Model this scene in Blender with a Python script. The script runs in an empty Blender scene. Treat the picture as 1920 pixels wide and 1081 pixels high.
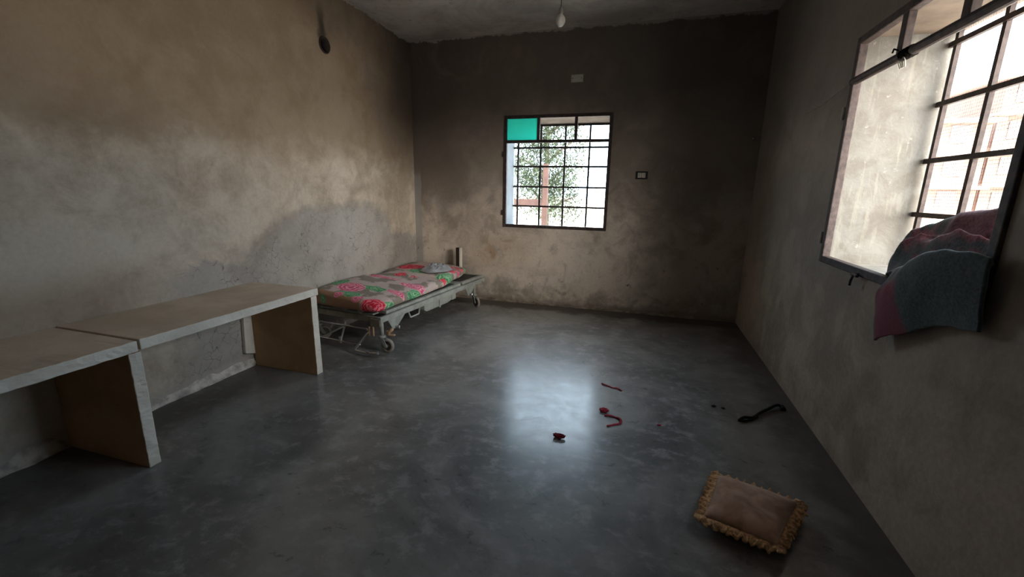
import bpy, bmesh, math, random
from mathutils import Vector, Matrix, noise
random.seed(7)
C = bpy.context.scene.collection
PI = math.pi
W, H, T = 3.921, 3.1, 0.46          # room width, height, thickness of the two outer walls
YR = -7.0                            # rear of the room

# ------------------------------------------------------------------ helpers
def link(name, bm, mat=None, parent=None, smooth=False):
    me = bpy.data.meshes.new(name)
    bmesh.ops.recalc_face_normals(bm, faces=bm.faces)
    bm.to_mesh(me); bm.free()
    o = bpy.data.objects.new(name, me)
    C.objects.link(o)
    if mat:
        for m in (mat if isinstance(mat, (list, tuple)) else [mat]):
            me.materials.append(m)
    if smooth:
        for p in me.polygons: p.use_smooth = True
    if parent: o.parent = parent
    return o

def empty(name, loc=(0, 0, 0), rz=0.0):
    o = bpy.data.objects.new(name, None); C.objects.link(o)
    o.location = loc; o.rotation_euler = (0, 0, rz)
    return o

def tag(o, label, cat=None, kind=None, group=None):
    o['label'] = label
    if cat: o['category'] = cat
    if kind: o['kind'] = kind
    if group: o['group'] = group
    return o

def box(bm, lo, hi, mi=0):
    vs = [bm.verts.new((x, y, z)) for z in (lo[2], hi[2]) for y in (lo[1], hi[1]) for x in (lo[0], hi[0])]
    for f in ((0, 2, 3, 1), (4, 5, 7, 6), (0, 1, 5, 4), (2, 6, 7, 3), (0, 4, 6, 2), (1, 3, 7, 5)):
        fc = bm.faces.new([vs[i] for i in f]); fc.material_index = mi

def quad(bm, pts, mi=0):
    f = bm.faces.new([bm.verts.new(p) for p in pts]); f.material_index = mi

def frame_of(d):
    d = d.normalized()
    a = Vector((0, 0, 1)) if abs(d.z) < .9 else Vector((1, 0, 0))
    u = d.cross(a).normalized()
    return u, d.cross(u)

def tube(bm, pts, r, n=10, caps=True):
    pts = [Vector(p) for p in pts]
    rings = []; u = None
    for i, p in enumerate(pts):
        d = (pts[min(i + 1, len(pts) - 1)] - pts[max(i - 1, 0)]).normalized()
        if u is None: u, v = frame_of(d)
        else:
            u = (u - d * u.dot(d)).normalized(); v = d.cross(u)
        rr = r[i] if isinstance(r, (list, tuple)) else r
        rings.append([bm.verts.new(p + (u * math.cos(2 * PI * k / n) + v * math.sin(2 * PI * k / n)) * rr) for k in range(n)])
    for a, b in zip(rings, rings[1:]):
        for k in range(n):
            bm.faces.new((a[k], a[(k + 1) % n], b[(k + 1) % n], b[k]))
    if caps:
        bm.faces.new(rings[0][::-1]); bm.faces.new(rings[-1])

def lathe(bm, prof, c, axis=(0, 0, 1), n=24):
    """prof: (radius, height) along axis from point c"""
    c = Vector(c); ax = Vector(axis).normalized(); u, v = frame_of(ax)
    rings = []
    for r, h in prof:
        if r < 1e-5: rings.append([bm.verts.new(c + ax * h)])
        else: rings.append([bm.verts.new(c + ax * h + (u * math.cos(2 * PI * k / n) + v * math.sin(2 * PI * k / n)) * r) for k in range(n)])
    for a, b in zip(rings, rings[1:]):
        for k in range(n):
            if len(a) == 1 and len(b) == 1: continue
            if len(a) == 1: bm.faces.new((a[0], b[(k + 1) % n], b[k]))
            elif len(b) == 1: bm.faces.new((a[k], a[(k + 1) % n], b[0]))
            else: bm.faces.new((a[k], a[(k + 1) % n], b[(k + 1) % n], b[k]))

def prism(bm, pts2, plane, a, b):
    """polygon extruded: plane 'x' means pts are (y,z) and extrusion runs in x from a to b"""
    def P(q, t):
        return {'x': (t, q[0], q[1]), 'y': (q[0], t, q[1]), 'z': (q[0], q[1], t)}[plane]
    A = [bm.verts.new(P(q, a)) for q in pts2]; B = [bm.verts.new(P(q, b)) for q in pts2]
    bm.faces.new(A); bm.faces.new(B[::-1])
    n = len(pts2)
    for k in range(n): bm.faces.new((A[k], B[k], B[(k + 1) % n], A[(k + 1) % n]))

def bev(o, w=0.003, seg=2):
    m = o.modifiers.new('bevel', 'BEVEL'); m.width = w; m.segments = seg; m.limit_method = 'ANGLE'
    return o

def cat(P, t):
    """Catmull-Rom through list P of Vectors, t in 0..1"""
    n = len(P) - 1; f = min(max(t, 0), 1) * n; i = min(int(f), n - 1); f -= i
    p0, p1, p2, p3 = P[max(i - 1, 0)], P[i], P[i + 1], P[min(i + 2, n)]
    return .5 * ((2 * p1) + (p2 - p0) * f + (2 * p0 - 5 * p1 + 4 * p2 - p3) * f * f + (3 * p1 - p0 - 3 * p2 + p3) * f ** 3)

def nz(x, y, z=0.0): return noise.noise(Vector((x, y, z)))

# ------------------------------------------------------------------ material helpers
class NT:
    def __init__(s, name, rough=.9, spec=.3):
        s.m = bpy.data.materials.new(name); s.m.use_nodes = True
        s.t = s.m.node_tree; s.b = s.t.nodes['Principled BSDF']
        s.b.inputs['Roughness'].default_value = rough
        s.b.inputs['Specular IOR Level'].default_value = spec
        s._co = None
    def n(s, t, **k):
        x = s.t.nodes.new(t)
        for a, v in k.items(): setattr(x, a, v)
        return x
    def put(s, sock, v):
        if v is None: return
        if hasattr(v, 'is_output'): s.t.links.new(v, sock)
        elif sock.type == 'RGBA' and len(v) == 3: sock.default_value = (*v, 1)
        else: sock.default_value = v
    def co(s, kind='Object'):
        if s._co is None: s._co = s.n('ShaderNodeTexCoord')
        return s._co.outputs[kind]
    def noise(s, scale, detail=4, rough=.55, vec=None, dist=0., loc=None, scl=None):
        v = vec or s.co()
        if loc or scl:
            mp = s.n('ShaderNodeMapping'); s.put(mp.inputs[0], v)
            if loc: mp.inputs['Location'].default_value = loc
            if scl: mp.inputs['Scale'].default_value = scl
            v = mp.outputs[0]
        x = s.n('ShaderNodeTexNoise'); s.put(x.inputs['Vector'], v)
        x.inputs['Scale'].default_value = scale; x.inputs['Detail'].default_value = detail
        x.inputs['Roughness'].default_value = rough; x.inputs['Distortion'].default_value = dist
        return x.outputs['Fac']
    def math(s, op, a, b=None, c=None, clamp=False):
        x = s.n('ShaderNodeMath', operation=op, use_clamp=clamp)
        for i, v in enumerate((a, b, c)):
            if v is not None: s.put(x.inputs[i], v)
        return x.outputs[0]
    def step(s, v, a, b):
        """smooth 0..1 as v goes from a to b"""
        x = s.n('ShaderNodeMapRange', interpolation_type='SMOOTHSTEP')
        s.put(x.inputs[0], v); x.inputs[1].default_value = min(a, b); x.inputs[2].default_value = max(a, b)
        x.inputs[3].default_value, x.inputs[4].default_value = (0, 1) if a < b else (1, 0)
        return x.outputs[0]
    def mix(s, f, a, b):
        x = s.n('ShaderNodeMix', data_type='RGBA')
        s.put(x.inputs[0], f); s.put(x.inputs[6], a); s.put(x.inputs[7], b)
        return x.outputs[2]
    def sep(s, v=None):
        x = s.n('ShaderNodeSeparateXYZ'); s.put(x.inputs[0], v or s.co())
        return x.outputs
    def col(s, v): s.put(s.b.inputs['Base Color'], v); return s
    def rough(s, v): s.put(s.b.inputs['Roughness'], v); return s
    def bump(s, h, strength=.4, dist=.01):
        x = s.n('ShaderNodeBump'); s.put(x.inputs['Height'], h)
        x.inputs['Strength'].default_value = strength; x.inputs['Distance'].default_value = dist
        s.put(s.b.inputs['Normal'], x.outputs[0]); return s

def simple(name, c, rough=.8, spec=.3, var=.25, scale=12., metal=0., bump=0.):
    t = NT(name, rough, spec); t.b.inputs['Metallic'].default_value = metal
    f = t.step(t.noise(scale, 5), .3, .7)
    t.col(t.mix(f, [x * (1 - var) for x in c], [min(1, x * (1 + var)) for x in c]))
    if bump: t.bump(t.noise(scale * 6, 4), bump, .004)
    return t.m

# ------------------------------------------------------------------ wall, floor and ceiling materials
def plaster(name, light, dark, extra=None, vein=1.0):
    t = NT(name, .85, .25)
    X, Y, Z = t.sep()
    big = t.noise(.9, 4, .55, dist=.3); mid = t.noise(4.5, 6, .6, dist=.5); fine = t.noise(38, 5, .65)
    f = t.math('ADD', t.math('MULTIPLY', big, .55), t.math('MULTIPLY', mid, .45))
    c = t.mix(t.step(f, .40, .58), dark, light)
    g = t.mix(t.step(fine, .25, .75), (.42, .42, .42), (.58, .58, .58))
    m = t.n('ShaderNodeMix', data_type='RGBA', blend_type='SOFT_LIGHT'); m.inputs[0].default_value = 1.0
    t.put(m.inputs[6], c); t.put(m.inputs[7], g); c = m.outputs[2]
    h = t.math('ADD', t.math('MULTIPLY', mid, .6), t.math('MULTIPLY', fine, .25))
    if extra: c, h = extra(t, c, h, X, Y, Z, big, mid, fine)
    # ragged edge where the ceiling render laps onto the wall
    e = t.math('ADD', Z, t.math('MULTIPLY', t.math('SUBTRACT', t.noise(7, 5, .75), .5), .16))
    c = t.mix(t.step(e, 3.075, 3.09), c, (.34, .315, .295))
    t.col(c).bump(h, .45, .014)
    return t.m

def left_extra(t, c, h, X, Y, Z, big, mid, fine):
    bl1 = t.step(t.noise(2.3, 6, .66, loc=(0, 3, 5), dist=.5), .50, .66)
    c = t.mix(t.math('MULTIPLY', bl1, .40), c, (.27, .215, .16))
    bl2 = t.step(t.noise(3.1, 6, .66, loc=(0, 8, 1), dist=.5), .54, .68)
    c = t.mix(t.math('MULTIPLY', bl2, .5), c, (.68, .62, .53))
    # browner above a wavy line, darkest close to the ceiling
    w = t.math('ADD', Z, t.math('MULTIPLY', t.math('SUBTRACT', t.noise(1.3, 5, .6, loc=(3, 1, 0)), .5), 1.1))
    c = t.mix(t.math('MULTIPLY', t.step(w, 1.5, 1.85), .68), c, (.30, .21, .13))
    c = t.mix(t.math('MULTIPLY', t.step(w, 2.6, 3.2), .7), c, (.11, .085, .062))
    # darker upper corner, and soot streak over the flue hole
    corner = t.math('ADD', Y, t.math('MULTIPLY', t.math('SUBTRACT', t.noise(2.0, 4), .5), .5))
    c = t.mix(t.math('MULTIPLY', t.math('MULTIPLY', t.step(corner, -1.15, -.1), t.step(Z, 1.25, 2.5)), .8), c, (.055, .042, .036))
    yy = t.math('ABSOLUTE', t.math('ADD', t.math('ADD', Y, 1.55), t.math('MULTIPLY', t.math('SUBTRACT', t.noise(8, 3), .5), .08)))
    st = t.math('MULTIPLY', t.step(yy, .07, .01), t.math('MULTIPLY', t.step(Z, 2.6, 2.68), t.step(Z, 3.05, 2.75)))
    c = t.mix(t.math('MULTIPLY', st, .8), c, (.03, .024, .02))
    # damp grey patch with crazed cracks
    pn = t.math('MULTIPLY', t.math('SUBTRACT', t.noise(2.2, 5, .65, loc=(0, 7, 2)), .5), .9)
    dy = t.math('DIVIDE', t.math('ADD', Y, 1.45), 1.15); dz = t.math('DIVIDE', t.math('SUBTRACT', Z, .75), .48)
    r = t.math('ADD', t.math('SQRT', t.math('ADD', t.math('MULTIPLY', dy, dy), t.math('MULTIPLY', dz, dz))), pn)
    patch = t.step(r, 1.0, .85)
    lowz = t.math('ADD', Z, t.math('MULTIPLY', t.math('SUBTRACT', t.noise(3.0, 5, .65), .5), .35))
    low = t.math('MULTIPLY', t.step(lowz, .84, .80), t.step(t.math('ADD', Y, t.math('MULTIPLY', pn, .5)), -3.3, -3.0))
    area = t.math('MAXIMUM', patch, low)
    c = t.mix(t.math('MULTIPLY', area, .6), c, (.31, .31, .305))
    rim = t.math('MULTIPLY', t.step(r, 1.12, .98), t.step(r, .82, .96))
    c = t.mix(t.math('MULTIPLY', rim, .35), c, (.20, .18, .17))
    cv = t.n('ShaderNodeTexVoronoi', feature='DISTANCE_TO_EDGE'); cv.inputs['Scale'].default_value = 13
    nn = t.n('ShaderNodeTexNoise'); nn.inputs['Scale'].default_value = 7; nn.inputs['Detail'].default_value = 4
    t.put(nn.inputs['Vector'], t.co())
    va = t.n('ShaderNodeVectorMath', operation='MULTIPLY_ADD'); t.put(va.inputs[0], nn.outputs['Color'])
    va.inputs[1].default_value = (.16, .16, .16); t.put(va.inputs[2], t.co())
    t.put(cv.inputs['Vector'], va.outputs[0])
    crack = t.math('MULTIPLY', t.math('MULTIPLY', t.step(cv.outputs['Distance'], .024, .003), area), t.step(t.noise(5, 3), .42, .58))
    c = t.mix(t.math('MULTIPLY', crack, .7), c, (.10, .09, .08))
    h = t.math('SUBTRACT', h, t.math('MULTIPLY', crack, .5))
    # brown smear at bench height
    bs = t.math('MULTIPLY', t.step(Y, -3.0, -3.5), t.math('MULTIPLY', t.step(Z, .5, .68), t.step(Z, 1.0, .75)))
    c = t.mix(t.math('MULTIPLY', t.math('MULTIPLY', bs, t.step(big, .35, .6)), .6), c, (.26, .18, .12))
    # flaking pale edge near the floor
    fz = t.math('ADD', Z, t.math('MULTIPLY', t.math('SUBTRACT', t.noise(6, 5, .7), .5), .22))
    c = t.mix(t.math('MULTIPLY', t.step(fz, .13, .08), .75), c, (.50, .46, .42))
    return c, h

def back_extra(t, c, h, X, Y, Z, big, mid, fine):
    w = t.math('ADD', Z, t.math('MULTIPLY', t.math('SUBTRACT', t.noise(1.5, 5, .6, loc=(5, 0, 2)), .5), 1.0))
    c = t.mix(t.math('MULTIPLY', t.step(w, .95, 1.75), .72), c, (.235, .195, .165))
    c = t.mix(t.math('MULTIPLY', t.step(w, 1.7, 2.5), .78), c, (.085, .072, .065))  # wall colour darkens towards the top past a noisy line
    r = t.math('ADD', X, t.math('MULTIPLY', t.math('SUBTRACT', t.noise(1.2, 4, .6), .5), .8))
    c = t.mix(t.math('MULTIPLY', t.step(r, 2.75, 3.3), .5), c, (.12, .10, .088))  # shade at the right end, beyond the window light, painted into the colour
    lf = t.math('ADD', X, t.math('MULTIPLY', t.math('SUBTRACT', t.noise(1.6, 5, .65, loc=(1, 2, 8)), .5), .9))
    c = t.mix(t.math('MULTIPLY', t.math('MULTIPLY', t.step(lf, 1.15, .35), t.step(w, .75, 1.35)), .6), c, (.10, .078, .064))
    c = t.mix(t.math('MULTIPLY', t.step(t.noise(2.6, 6, .68, loc=(9, 2, 4), dist=.6), .50, .64), .45), c, (.20, .16, .13))
    lo = t.math('MULTIPLY', t.step(w, .5, .1), t.step(t.noise(3.4, 6, .7, loc=(2, 2, 9)), .42, .6))
    c = t.mix(t.math('MULTIPLY', lo, .5), c, (.17, .14, .115))
    # ochre rust stain left of the window
    o = t.math('MULTIPLY', t.step(t.math('ABSOLUTE', t.math('SUBTRACT', X, 1.15)), .5, .1), t.step(t.math('ABSOLUTE', t.math('SUBTRACT', Z, .62)), .28, .03))
    c = t.mix(t.math('MULTIPLY', t.math('MULTIPLY', o, t.step(mid, .42, .62)), .75), c, (.36, .22, .11))
    # bare cement strip in the corner
    ex = t.math('ADD', X, t.math('MULTIPLY', t.math('SUBTRACT', t.noise(7, 4), .5), .05))
    s = t.math('MULTIPLY', t.step(ex, .105, .085), t.math('MULTIPLY', t.step(Z, .3, .35), t.step(w, 1.75, 1.55)))
    c = t.mix(t.math('MULTIPLY', s, .7), c, (.33, .325, .32))
    # dark pitting low down
    c = t.mix(t.math('MULTIPLY', t.step(t.noise(14, 5, .7), .60, .70), t.step(Z, 1.2, .5)), c, (.14, .115, .10))
    fz = t.math('ADD', Z, t.math('MULTIPLY', t.math('SUBTRACT', t.noise(6, 5, .7), .5), .12))
    c = t.mix(t.math('MULTIPLY', t.step(fz, .10, .02), .6), c, (.17, .13, .105))
    return c, h

def right_extra(t, c, h, X, Y, Z, big, mid, fine):
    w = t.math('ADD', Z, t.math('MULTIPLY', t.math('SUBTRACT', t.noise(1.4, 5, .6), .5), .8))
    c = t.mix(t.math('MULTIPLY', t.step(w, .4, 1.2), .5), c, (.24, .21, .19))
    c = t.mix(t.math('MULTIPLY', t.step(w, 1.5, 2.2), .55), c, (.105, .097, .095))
    ch = t.math('MULTIPLY', t.step(t.noise(30, 2), .74, .77), t.step(Z, .6, .3))
    c = t.mix(ch, c, (.5, .48, .45))
    return c, h

M_left = plaster('plaster_left', (.63, .555, .455), (.43, .36, .28), left_extra)
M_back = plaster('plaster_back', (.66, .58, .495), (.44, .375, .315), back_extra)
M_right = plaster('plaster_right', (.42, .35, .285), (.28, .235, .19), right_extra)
M_rear = plaster('plaster_rear', (.55, .50, .42), (.45, .40, .33))

t = NT('ceiling_concrete', .9, .2)
a = t.noise(1.6, 6, .65, dist=.6); b = t.noise(11, 6, .7); d = t.noise(50, 3)
c = t.mix(t.step(a, .35, .65), (.42, .385, .36), (.62, .585, .56))
c = t.mix(t.math('MULTIPLY', t.step(b, .56, .7), .6), c, (.27, .245, .225))
c = t.mix(t.math('MULTIPLY', t.step(t.noise(3, 6, .7, loc=(4, 4, 0)), .62, .68), .6), c, (.58, .56, .54))
t.col(c).bump(t.math('ADD', b, t.math('MULTIPLY', d, .4)), .6, .02); M_ceil = t.m

t = NT('polished_cement', .5, .4)
X, Y, Z = t.sep()
a = t.noise(1.5, 6, .6, dist=.8); b = t.noise(8, 8, .72, dist=.25, scl=(1, 1.3, 1)); d = t.noise(60, 4, .7)
c = t.mix(t.step(a, .35, .68), (.125, .120, .116), (.25, .242, .236))
c = t.mix(t.math('MULTIPLY', t.step(b, .48, .66), .8), c, (.30, .295, .29))
c = t.mix(t.math('MULTIPLY', t.step(b, .42, .32), .6), c, (.04, .04, .043))
c = t.mix(t.math('MULTIPLY', t.step(t.noise(35, 3, .6), .66, .72), .5), c, (.25, .25, .25))
# brown earth swept against the back and right walls
nn = t.math('MULTIPLY', t.math('SUBTRACT', t.noise(4, 5, .6), .5), .4)
e1 = t.step(t.math('ADD', Y, nn), -.34, -.2); e2 = t.step(t.math('ADD', X, nn), W - .34, W - .08)
e3 = t.step(t.math('ADD', X, nn), .55, .2)
e = t.math('MAXIMUM', e1, t.math('MULTIPLY', e2, .8))
e = t.math('MAXIMUM', e, t.math('MULTIPLY', e3, .6))
c = t.mix(t.math('MULTIPLY', e, .85), c, (.075, .056, .046))
ro = t.math('ADD', t.math('MULTIPLY', t.step(b, .3, .7), .12), t.math('MULTIPLY', d, .10))
cr_ = t.math('ADD', t.math('MULTIPLY', t.step(b, .3, .7), .10), .165)
t.put(t.b.inputs['Coat Roughness'], cr_); t.put(t.b.inputs['Coat Weight'], t.math('SUBTRACT', .75, t.math('MULTIPLY', e, .6)))
ro = t.math('ADD', ro, .36)
ro = t.math('ADD', ro, t.math('MULTIPLY', e, .35))
t.col(c).rough(ro).bump(t.math('ADD', t.math('MULTIPLY', a, 1.2), t.math('ADD', t.math('MULTIPLY', b, .5), t.math('MULTIPLY', d, .1))), .18, .01)
t.b.inputs['Specular Tint'].default_value = (.74, .90, 1, 1); M_floor = t.m

t = NT('whitewash', .8, .3)
a = t.noise(6, 6, .65, dist=.8); s = t.noise(5, 5, .6, scl=(6, 6, .8)); b = t.noise(18, 5, .7)
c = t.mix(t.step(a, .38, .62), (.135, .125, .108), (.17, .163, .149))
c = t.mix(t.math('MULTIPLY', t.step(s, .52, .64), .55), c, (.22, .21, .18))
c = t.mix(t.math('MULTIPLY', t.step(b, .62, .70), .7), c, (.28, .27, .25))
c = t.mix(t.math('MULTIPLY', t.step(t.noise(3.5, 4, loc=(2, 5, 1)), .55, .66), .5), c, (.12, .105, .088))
t.col(c).bump(t.math('ADD', a, b), .35, .008); M_white = t.m
M_blue = simple('pale_blue_limewash', (.26, .30, .33), .8, .3, .12, 4, bump=.2)
M_soffit = simple('raw_lintel', (.18, .145, .115), .9, .2, .25, 5, bump=.3)
M_sill = simple('dusty_sill', (.20, .185, .16), .9, .2, .2, 9, bump=.3)
M_ext = simple('outside_render', (.62, .55, .48), .9, .2, .15, 1)

# ------------------------------------------------------------------ room shell
WX0, WX1, WZ0, WZ1 = 1.205, 2.452, .945, 2.23           # back window opening
RY0, RY1, RZ0, RZ1 = -3.345, -1.995, .985, 2.235        # right window opening

def wall_hole(bm, axis, a0, a1, z0, z1, h0, h1, hz0, hz1, near, far, drop=0.0):
    """wall slab with a rectangular hole; faces: 0 inside, 1 jambs, 2 head, 3 sill, 4 outside"""
    P = (lambda a, d, z: (a, d, z)) if axis == 'x' else (lambda a, d, z: (d, a, z))
    ho = hz1 - drop                      # the head dips towards the outside
    for d, mi in ((near, 0), (far, 4)):
        hz1 = ho if mi else hz1
        for (p, q, r, s) in ((a0, h0, z0, z1), (h1, a1, z0, z1), (h0, h1, z0, hz0), (h0, h1, hz1, z1)):
            quad(bm, [P(p, d, r), P(q, d, r), P(q, d, s), P(p, d, s)], mi)
    hz1 = ho + drop
    quad(bm, [P(h0, near, hz0), P(h0, far, hz0), P(h0, far, hz1), P(h0, near, hz1)], 1)
    quad(bm, [P(h1, near, hz0), P(h1, far, hz0), P(h1, far, hz1), P(h1, near, hz1)], 1)
    quad(bm, [P(h0, near, hz1), P(h1, near, hz1), P(h1, far, ho), P(h0, far, ho)], 2)
    quad(bm, [P(h0, near, hz0), P(h1, near, hz0), P(h1, far, hz0), P(h0, far, hz0)], 3)

bm = bmesh.new()
wall_hole(bm, 'x', 0.0, W + T, -.1, H + .2, WX0, WX1, WZ0, WZ1, 0.0, T, .05)
tag(link('wall_back', bm, [M_back, M_blue, M_soffit, M_sill, M_ext]), 'plaster back wall, darker at the top and right, with the small barred window', 'wall', 'structure')
bm = bmesh.new()
wall_hole(bm, 'y', YR - .2, 0.0, -.1, H + .2, RY0, RY1, RZ0, RZ1, W, W + T)
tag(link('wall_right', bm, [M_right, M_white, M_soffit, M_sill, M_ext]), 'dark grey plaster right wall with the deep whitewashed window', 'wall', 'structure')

# left wall with a round flue hole
FC, FR = (-1.525, 2.615), .066
bm = bmesh.new()
outer = [bm.verts.new((0, y, z)) for y, z in ((YR - .2, -.1), (T, -.1), (T, H + .2), (YR - .2, H + .2))]
circ = [bm.verts.new((0, FC[0] + FR * math.cos(2 * PI * k / 28), FC[1] + FR * 1.05 * math.sin(2 * PI * k / 28))) for k in range(28)]
eds = [bm.edges.new((outer[k], outer[(k + 1) % 4])) for k in range(4)] + [bm.edges.new((circ[k], circ[(k + 1) % 28])) for k in range(28)]
bmesh.ops.triangle_fill(bm, edges=eds, use_beauty=True)
inner = [bm.verts.new((-.19, v.co.y, v.co.z)) for v in circ]
for k in range(28):
    f = bm.faces.new((circ[k], circ[(k + 1) % 28], inner[(k + 1) % 28], inner[k])); f.material_index = 1
f = bm.faces.new(inner); f.material_index = 1
back = [bm.verts.new((-.45, v.co.y, v.co.z)) for v in outer]
for k in range(4): bm.faces.new((outer[k], outer[(k + 1) % 4], back[(k + 1) % 4], back[k]))
bm.faces.new(back)
M_soot = simple('black_soot', (.012, .010, .009), .95, .1, .3, 20)
tag(link('wall_left', bm, [M_left, M_soot]), 'tan plaster left wall with crazed damp patch behind bench and bed', 'wall', 'structure')
# rear wall behind the viewpoint
bm = bmesh.new(); box(bm, (-.45, YR - .2, -.1), (W + T, YR, H + .2))
tag(link('wall_rear', bm, M_rear), 'plain plaster rear wall behind the viewpoint', 'wall', 'structure')
bm = bmesh.new(); box(bm, (-.45, YR - .2, -.12), (W + T, T, 0))
tag(link('floor', bm, M_floor), 'glossy dark grey trowelled cement floor', 'floor', 'structure')
bm = bmesh.new(); box(bm, (-.5, YR - .3, H), (W + T + .25, T + .25, H + .25))
tag(link('ceiling', bm, M_ceil), 'mottled grey raw concrete ceiling with ragged edges', 'ceiling', 'structure')

# crumbling plaster foot along the left wall
def ragged_strip(bm, p0, p1, inw, hgt, dep, seed, n=90, rows=5):
    p0, p1, inw = Vector(p0), Vector(p1), Vector(inw)
    g = []
    for i in range(n + 1):
        u = i / n; base = p0.lerp(p1, u)
        hh = hgt * (.55 + .9 * abs(nz(u * 17, seed)) + .4 * nz(u * 60, seed + 3))
        row = []
        for j in range(rows + 1):
            v = j / rows
            d = dep * (1 - v) ** .8 * (.5 + 1.1 * abs(nz(u * 25 + v * 3, seed + 9)) + .5 * nz(u * 80, v * 5, seed)) if j < rows else -.003
            row.append(bm.verts.new(base + inw * max(d, -.003 if j == rows else .001) + Vector((0, 0, hh * v - (.005 if j == 0 else 0)))))
        g.append(row)
    for i in range(n):
        for j in range(rows):
            bm.faces.new((g[i][j], g[i + 1][j], g[i + 1][j + 1], g[i][j + 1]))
M_flake = simple('flaking_plaster', (.60, .56, .51), .95, .2, .4, 14, bump=.6)
bm = bmesh.new(); ragged_strip(bm, (0, -5.2, 0), (0, -.3, 0), (1, 0, 0), .095, .032, 2.0, n=220)
tag(link('baseboard_left', bm, M_flake), 'pale crumbling plaster edge along the foot of the left wall', 'baseboard', 'structure')
M_foot = simple('earth_stained_plaster', (.26, .215, .175), .95, .2, .4, 10, bump=.5)
bm = bmesh.new(); ragged_strip(bm, (.2, 0, 0), (W - .4, 0, 0), (0, -1, 0), .035, .02, 5.0, n=150)
tag(link('baseboard_back', bm, M_foot), 'brown chipped plaster edge along the foot of the back wall', 'baseboard', 'structure')

# ------------------------------------------------------------------ windows
M_steel = simple('rusty_brown_steel', (.052, .036, .033), .65, .35, .4, 30, .0, .3)
M_bar = simple('dull_brown_bar', (.046, .032, .029), .7, .3, .35, 30, .0, .3)
M_wire = simple('galvanised_wire', (.16, .13, .115), .7, .3, .2, 30)

def bars(bm, axis, lst, d0, d1):
    for a0, a1, z0, z1 in lst:
        lo, hi = ((a0, d0, z0), (a1, d1, z1)) if axis == 'x' else ((d0, a0, z0), (d1, a1, z1))
        box(bm, lo, hi)

# back window
w1 = tag(empty('window_1', ((WX0 + WX1) / 2, 0, WZ0)), 'small barred window in the back wall with one turquoise light', 'window', 'structure')
def sub(o, par):
    o.parent = par; o.matrix_parent_inverse = Matrix.Translation(par.location).inverted(); return o
bm = bmesh.new(); fw = .036
bars(bm, 'x', [(WX0, WX0 + fw, WZ0, WZ1), (WX1 - fw, WX1, WZ0, WZ1), (WX0 + fw, WX1 - fw, WZ0, WZ0 + fw), (WX0 + fw, WX1 - fw, WZ1 - fw, WZ1)], -.012, .03)
fr1 = bev(sub(link('window_frame', bm, M_steel), w1), .004)
bm = bmesh.new(); bars(bm, 'x', [(WX0 + fw, WX1 - fw, 1.925, 1.957)], -.008, .026); sub(link('transom', bm, M_steel), w1)
for x in (1.618, 2.05):
    bm = bmesh.new(); bars(bm, 'x', [(x - .016, x + .016, 1.957, WZ1 - fw)], -.006, .024); sub(link('mullion', bm, M_steel), w1)
t = NT('turquoise_board', .5, .4)
c = t.mix(t.noise(5, 4), (.10, .62, .54), (.14, .72, .64))
t.col(c)
tr = t.n('ShaderNodeBsdfTranslucent'); t.put(tr.inputs[0], c)
mx = t.n('ShaderNodeMixShader'); mx.inputs[0].default_value = .62
t.t.links.new(t.b.outputs[0], mx.inputs[1]); t.t.links.new(tr.outputs[0], mx.inputs[2])
t.t.links.new(mx.outputs[0], t.t.nodes['Material Output'].inputs['Surface'])
bm = bmesh.new(); box(bm, (WX0 + fw, .006, 1.957), (1.602, .010, WZ1 - fw))
pn = sub(link('pane', bm, t.m), w1); pn['label'] = 'turquoise pane'
GY = T - .045
gx = [1.262, 1.556, 1.862, 2.161, 2.418]; gz = [1.19, 1.434, 1.683, 1.91, 2.172]
for i, x in enumerate(gx):
    bm = bmesh.new(); bars(bm, 'x', [(x - .011, x + .011, WZ0 + .002, WZ1 - .052)], GY, GY + .018); sub(link('bar', bm, M_bar), w1)
for z in gz:
    bm = bmesh.new(); bars(bm, 'x', [(WX0 + .002, WX1 - .002, z - .011, z + .011)], GY - .006, GY + .012); sub(link('bar', bm, M_bar), w1)
def mesh_net(axis, a0, a1, z0, z1, d, step, r):
    bm = bmesh.new()
    n = int((a1 - a0) / step)
    for k in range(1, n):
        a = a0 + (a1 - a0) * k / n; bars(bm, axis, [(a - r, a + r, z0, z1)], d - r, d + r)
    n = int((z1 - z0) / step)
    for k in range(1, n):
        z = z0 + (z1 - z0) * k / n; bars(bm, axis, [(a0, a1, z - r, z + r)], d + r, d + 3 * r)
    return bm
sub(link('wire_mesh', mesh_net('x', WX0, WX1, WZ0, WZ1 - .055, GY + .03, .0165, .0006), M_wire), w1)
for z in (1.80, 1.12):
    bm = bmesh.new(); tube(bm, [(WX0 - .012, -.016, z - .03), (WX0 - .012, -.016, z + .03)], .008); sub(link('hinge', bm, M_steel), w1)

# right window
w2 = tag(empty('window_2', (W, (RY0 + RY1) / 2, RZ0)), 'large deep window in the right wall with open rusty steel frame', 'window', 'structure')
fw = .04
bm = bmesh.new()
bars(bm, 'y', [(RY1 - fw, RY1, RZ0, RZ1), (RY0, RY0 + fw, RZ0, RZ1), (RY0 + fw, RY1 - fw, RZ0, RZ0 + fw), (RY0 + fw, RY1 - fw, RZ1 - fw, RZ1)], W - .014, W + .03)
bev(sub(link('window_frame', bm, M_steel), w2), .005)
bm = bmesh.new(); tube(bm, [(W - .004, RY1 - .01, 2.008), (W - .004, RY0 + .01, 2.008)], .021, 12); sub(link('transom', bm, M_steel), w2)
for y in (-2.468, -2.905):
    bm = bmesh.new(); bars(bm, 'y', [(y - .024, y + .024, 2.025, RZ1 - fw)], W - .010, W + .024); bev(sub(link('mullion', bm, M_steel), w2), .003)
GX = W + T - .05
gy = [-2.04, -2.37, -2.70, -3.03]; gz2 = [1.285, 1.577, 1.873, 2.17]
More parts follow.
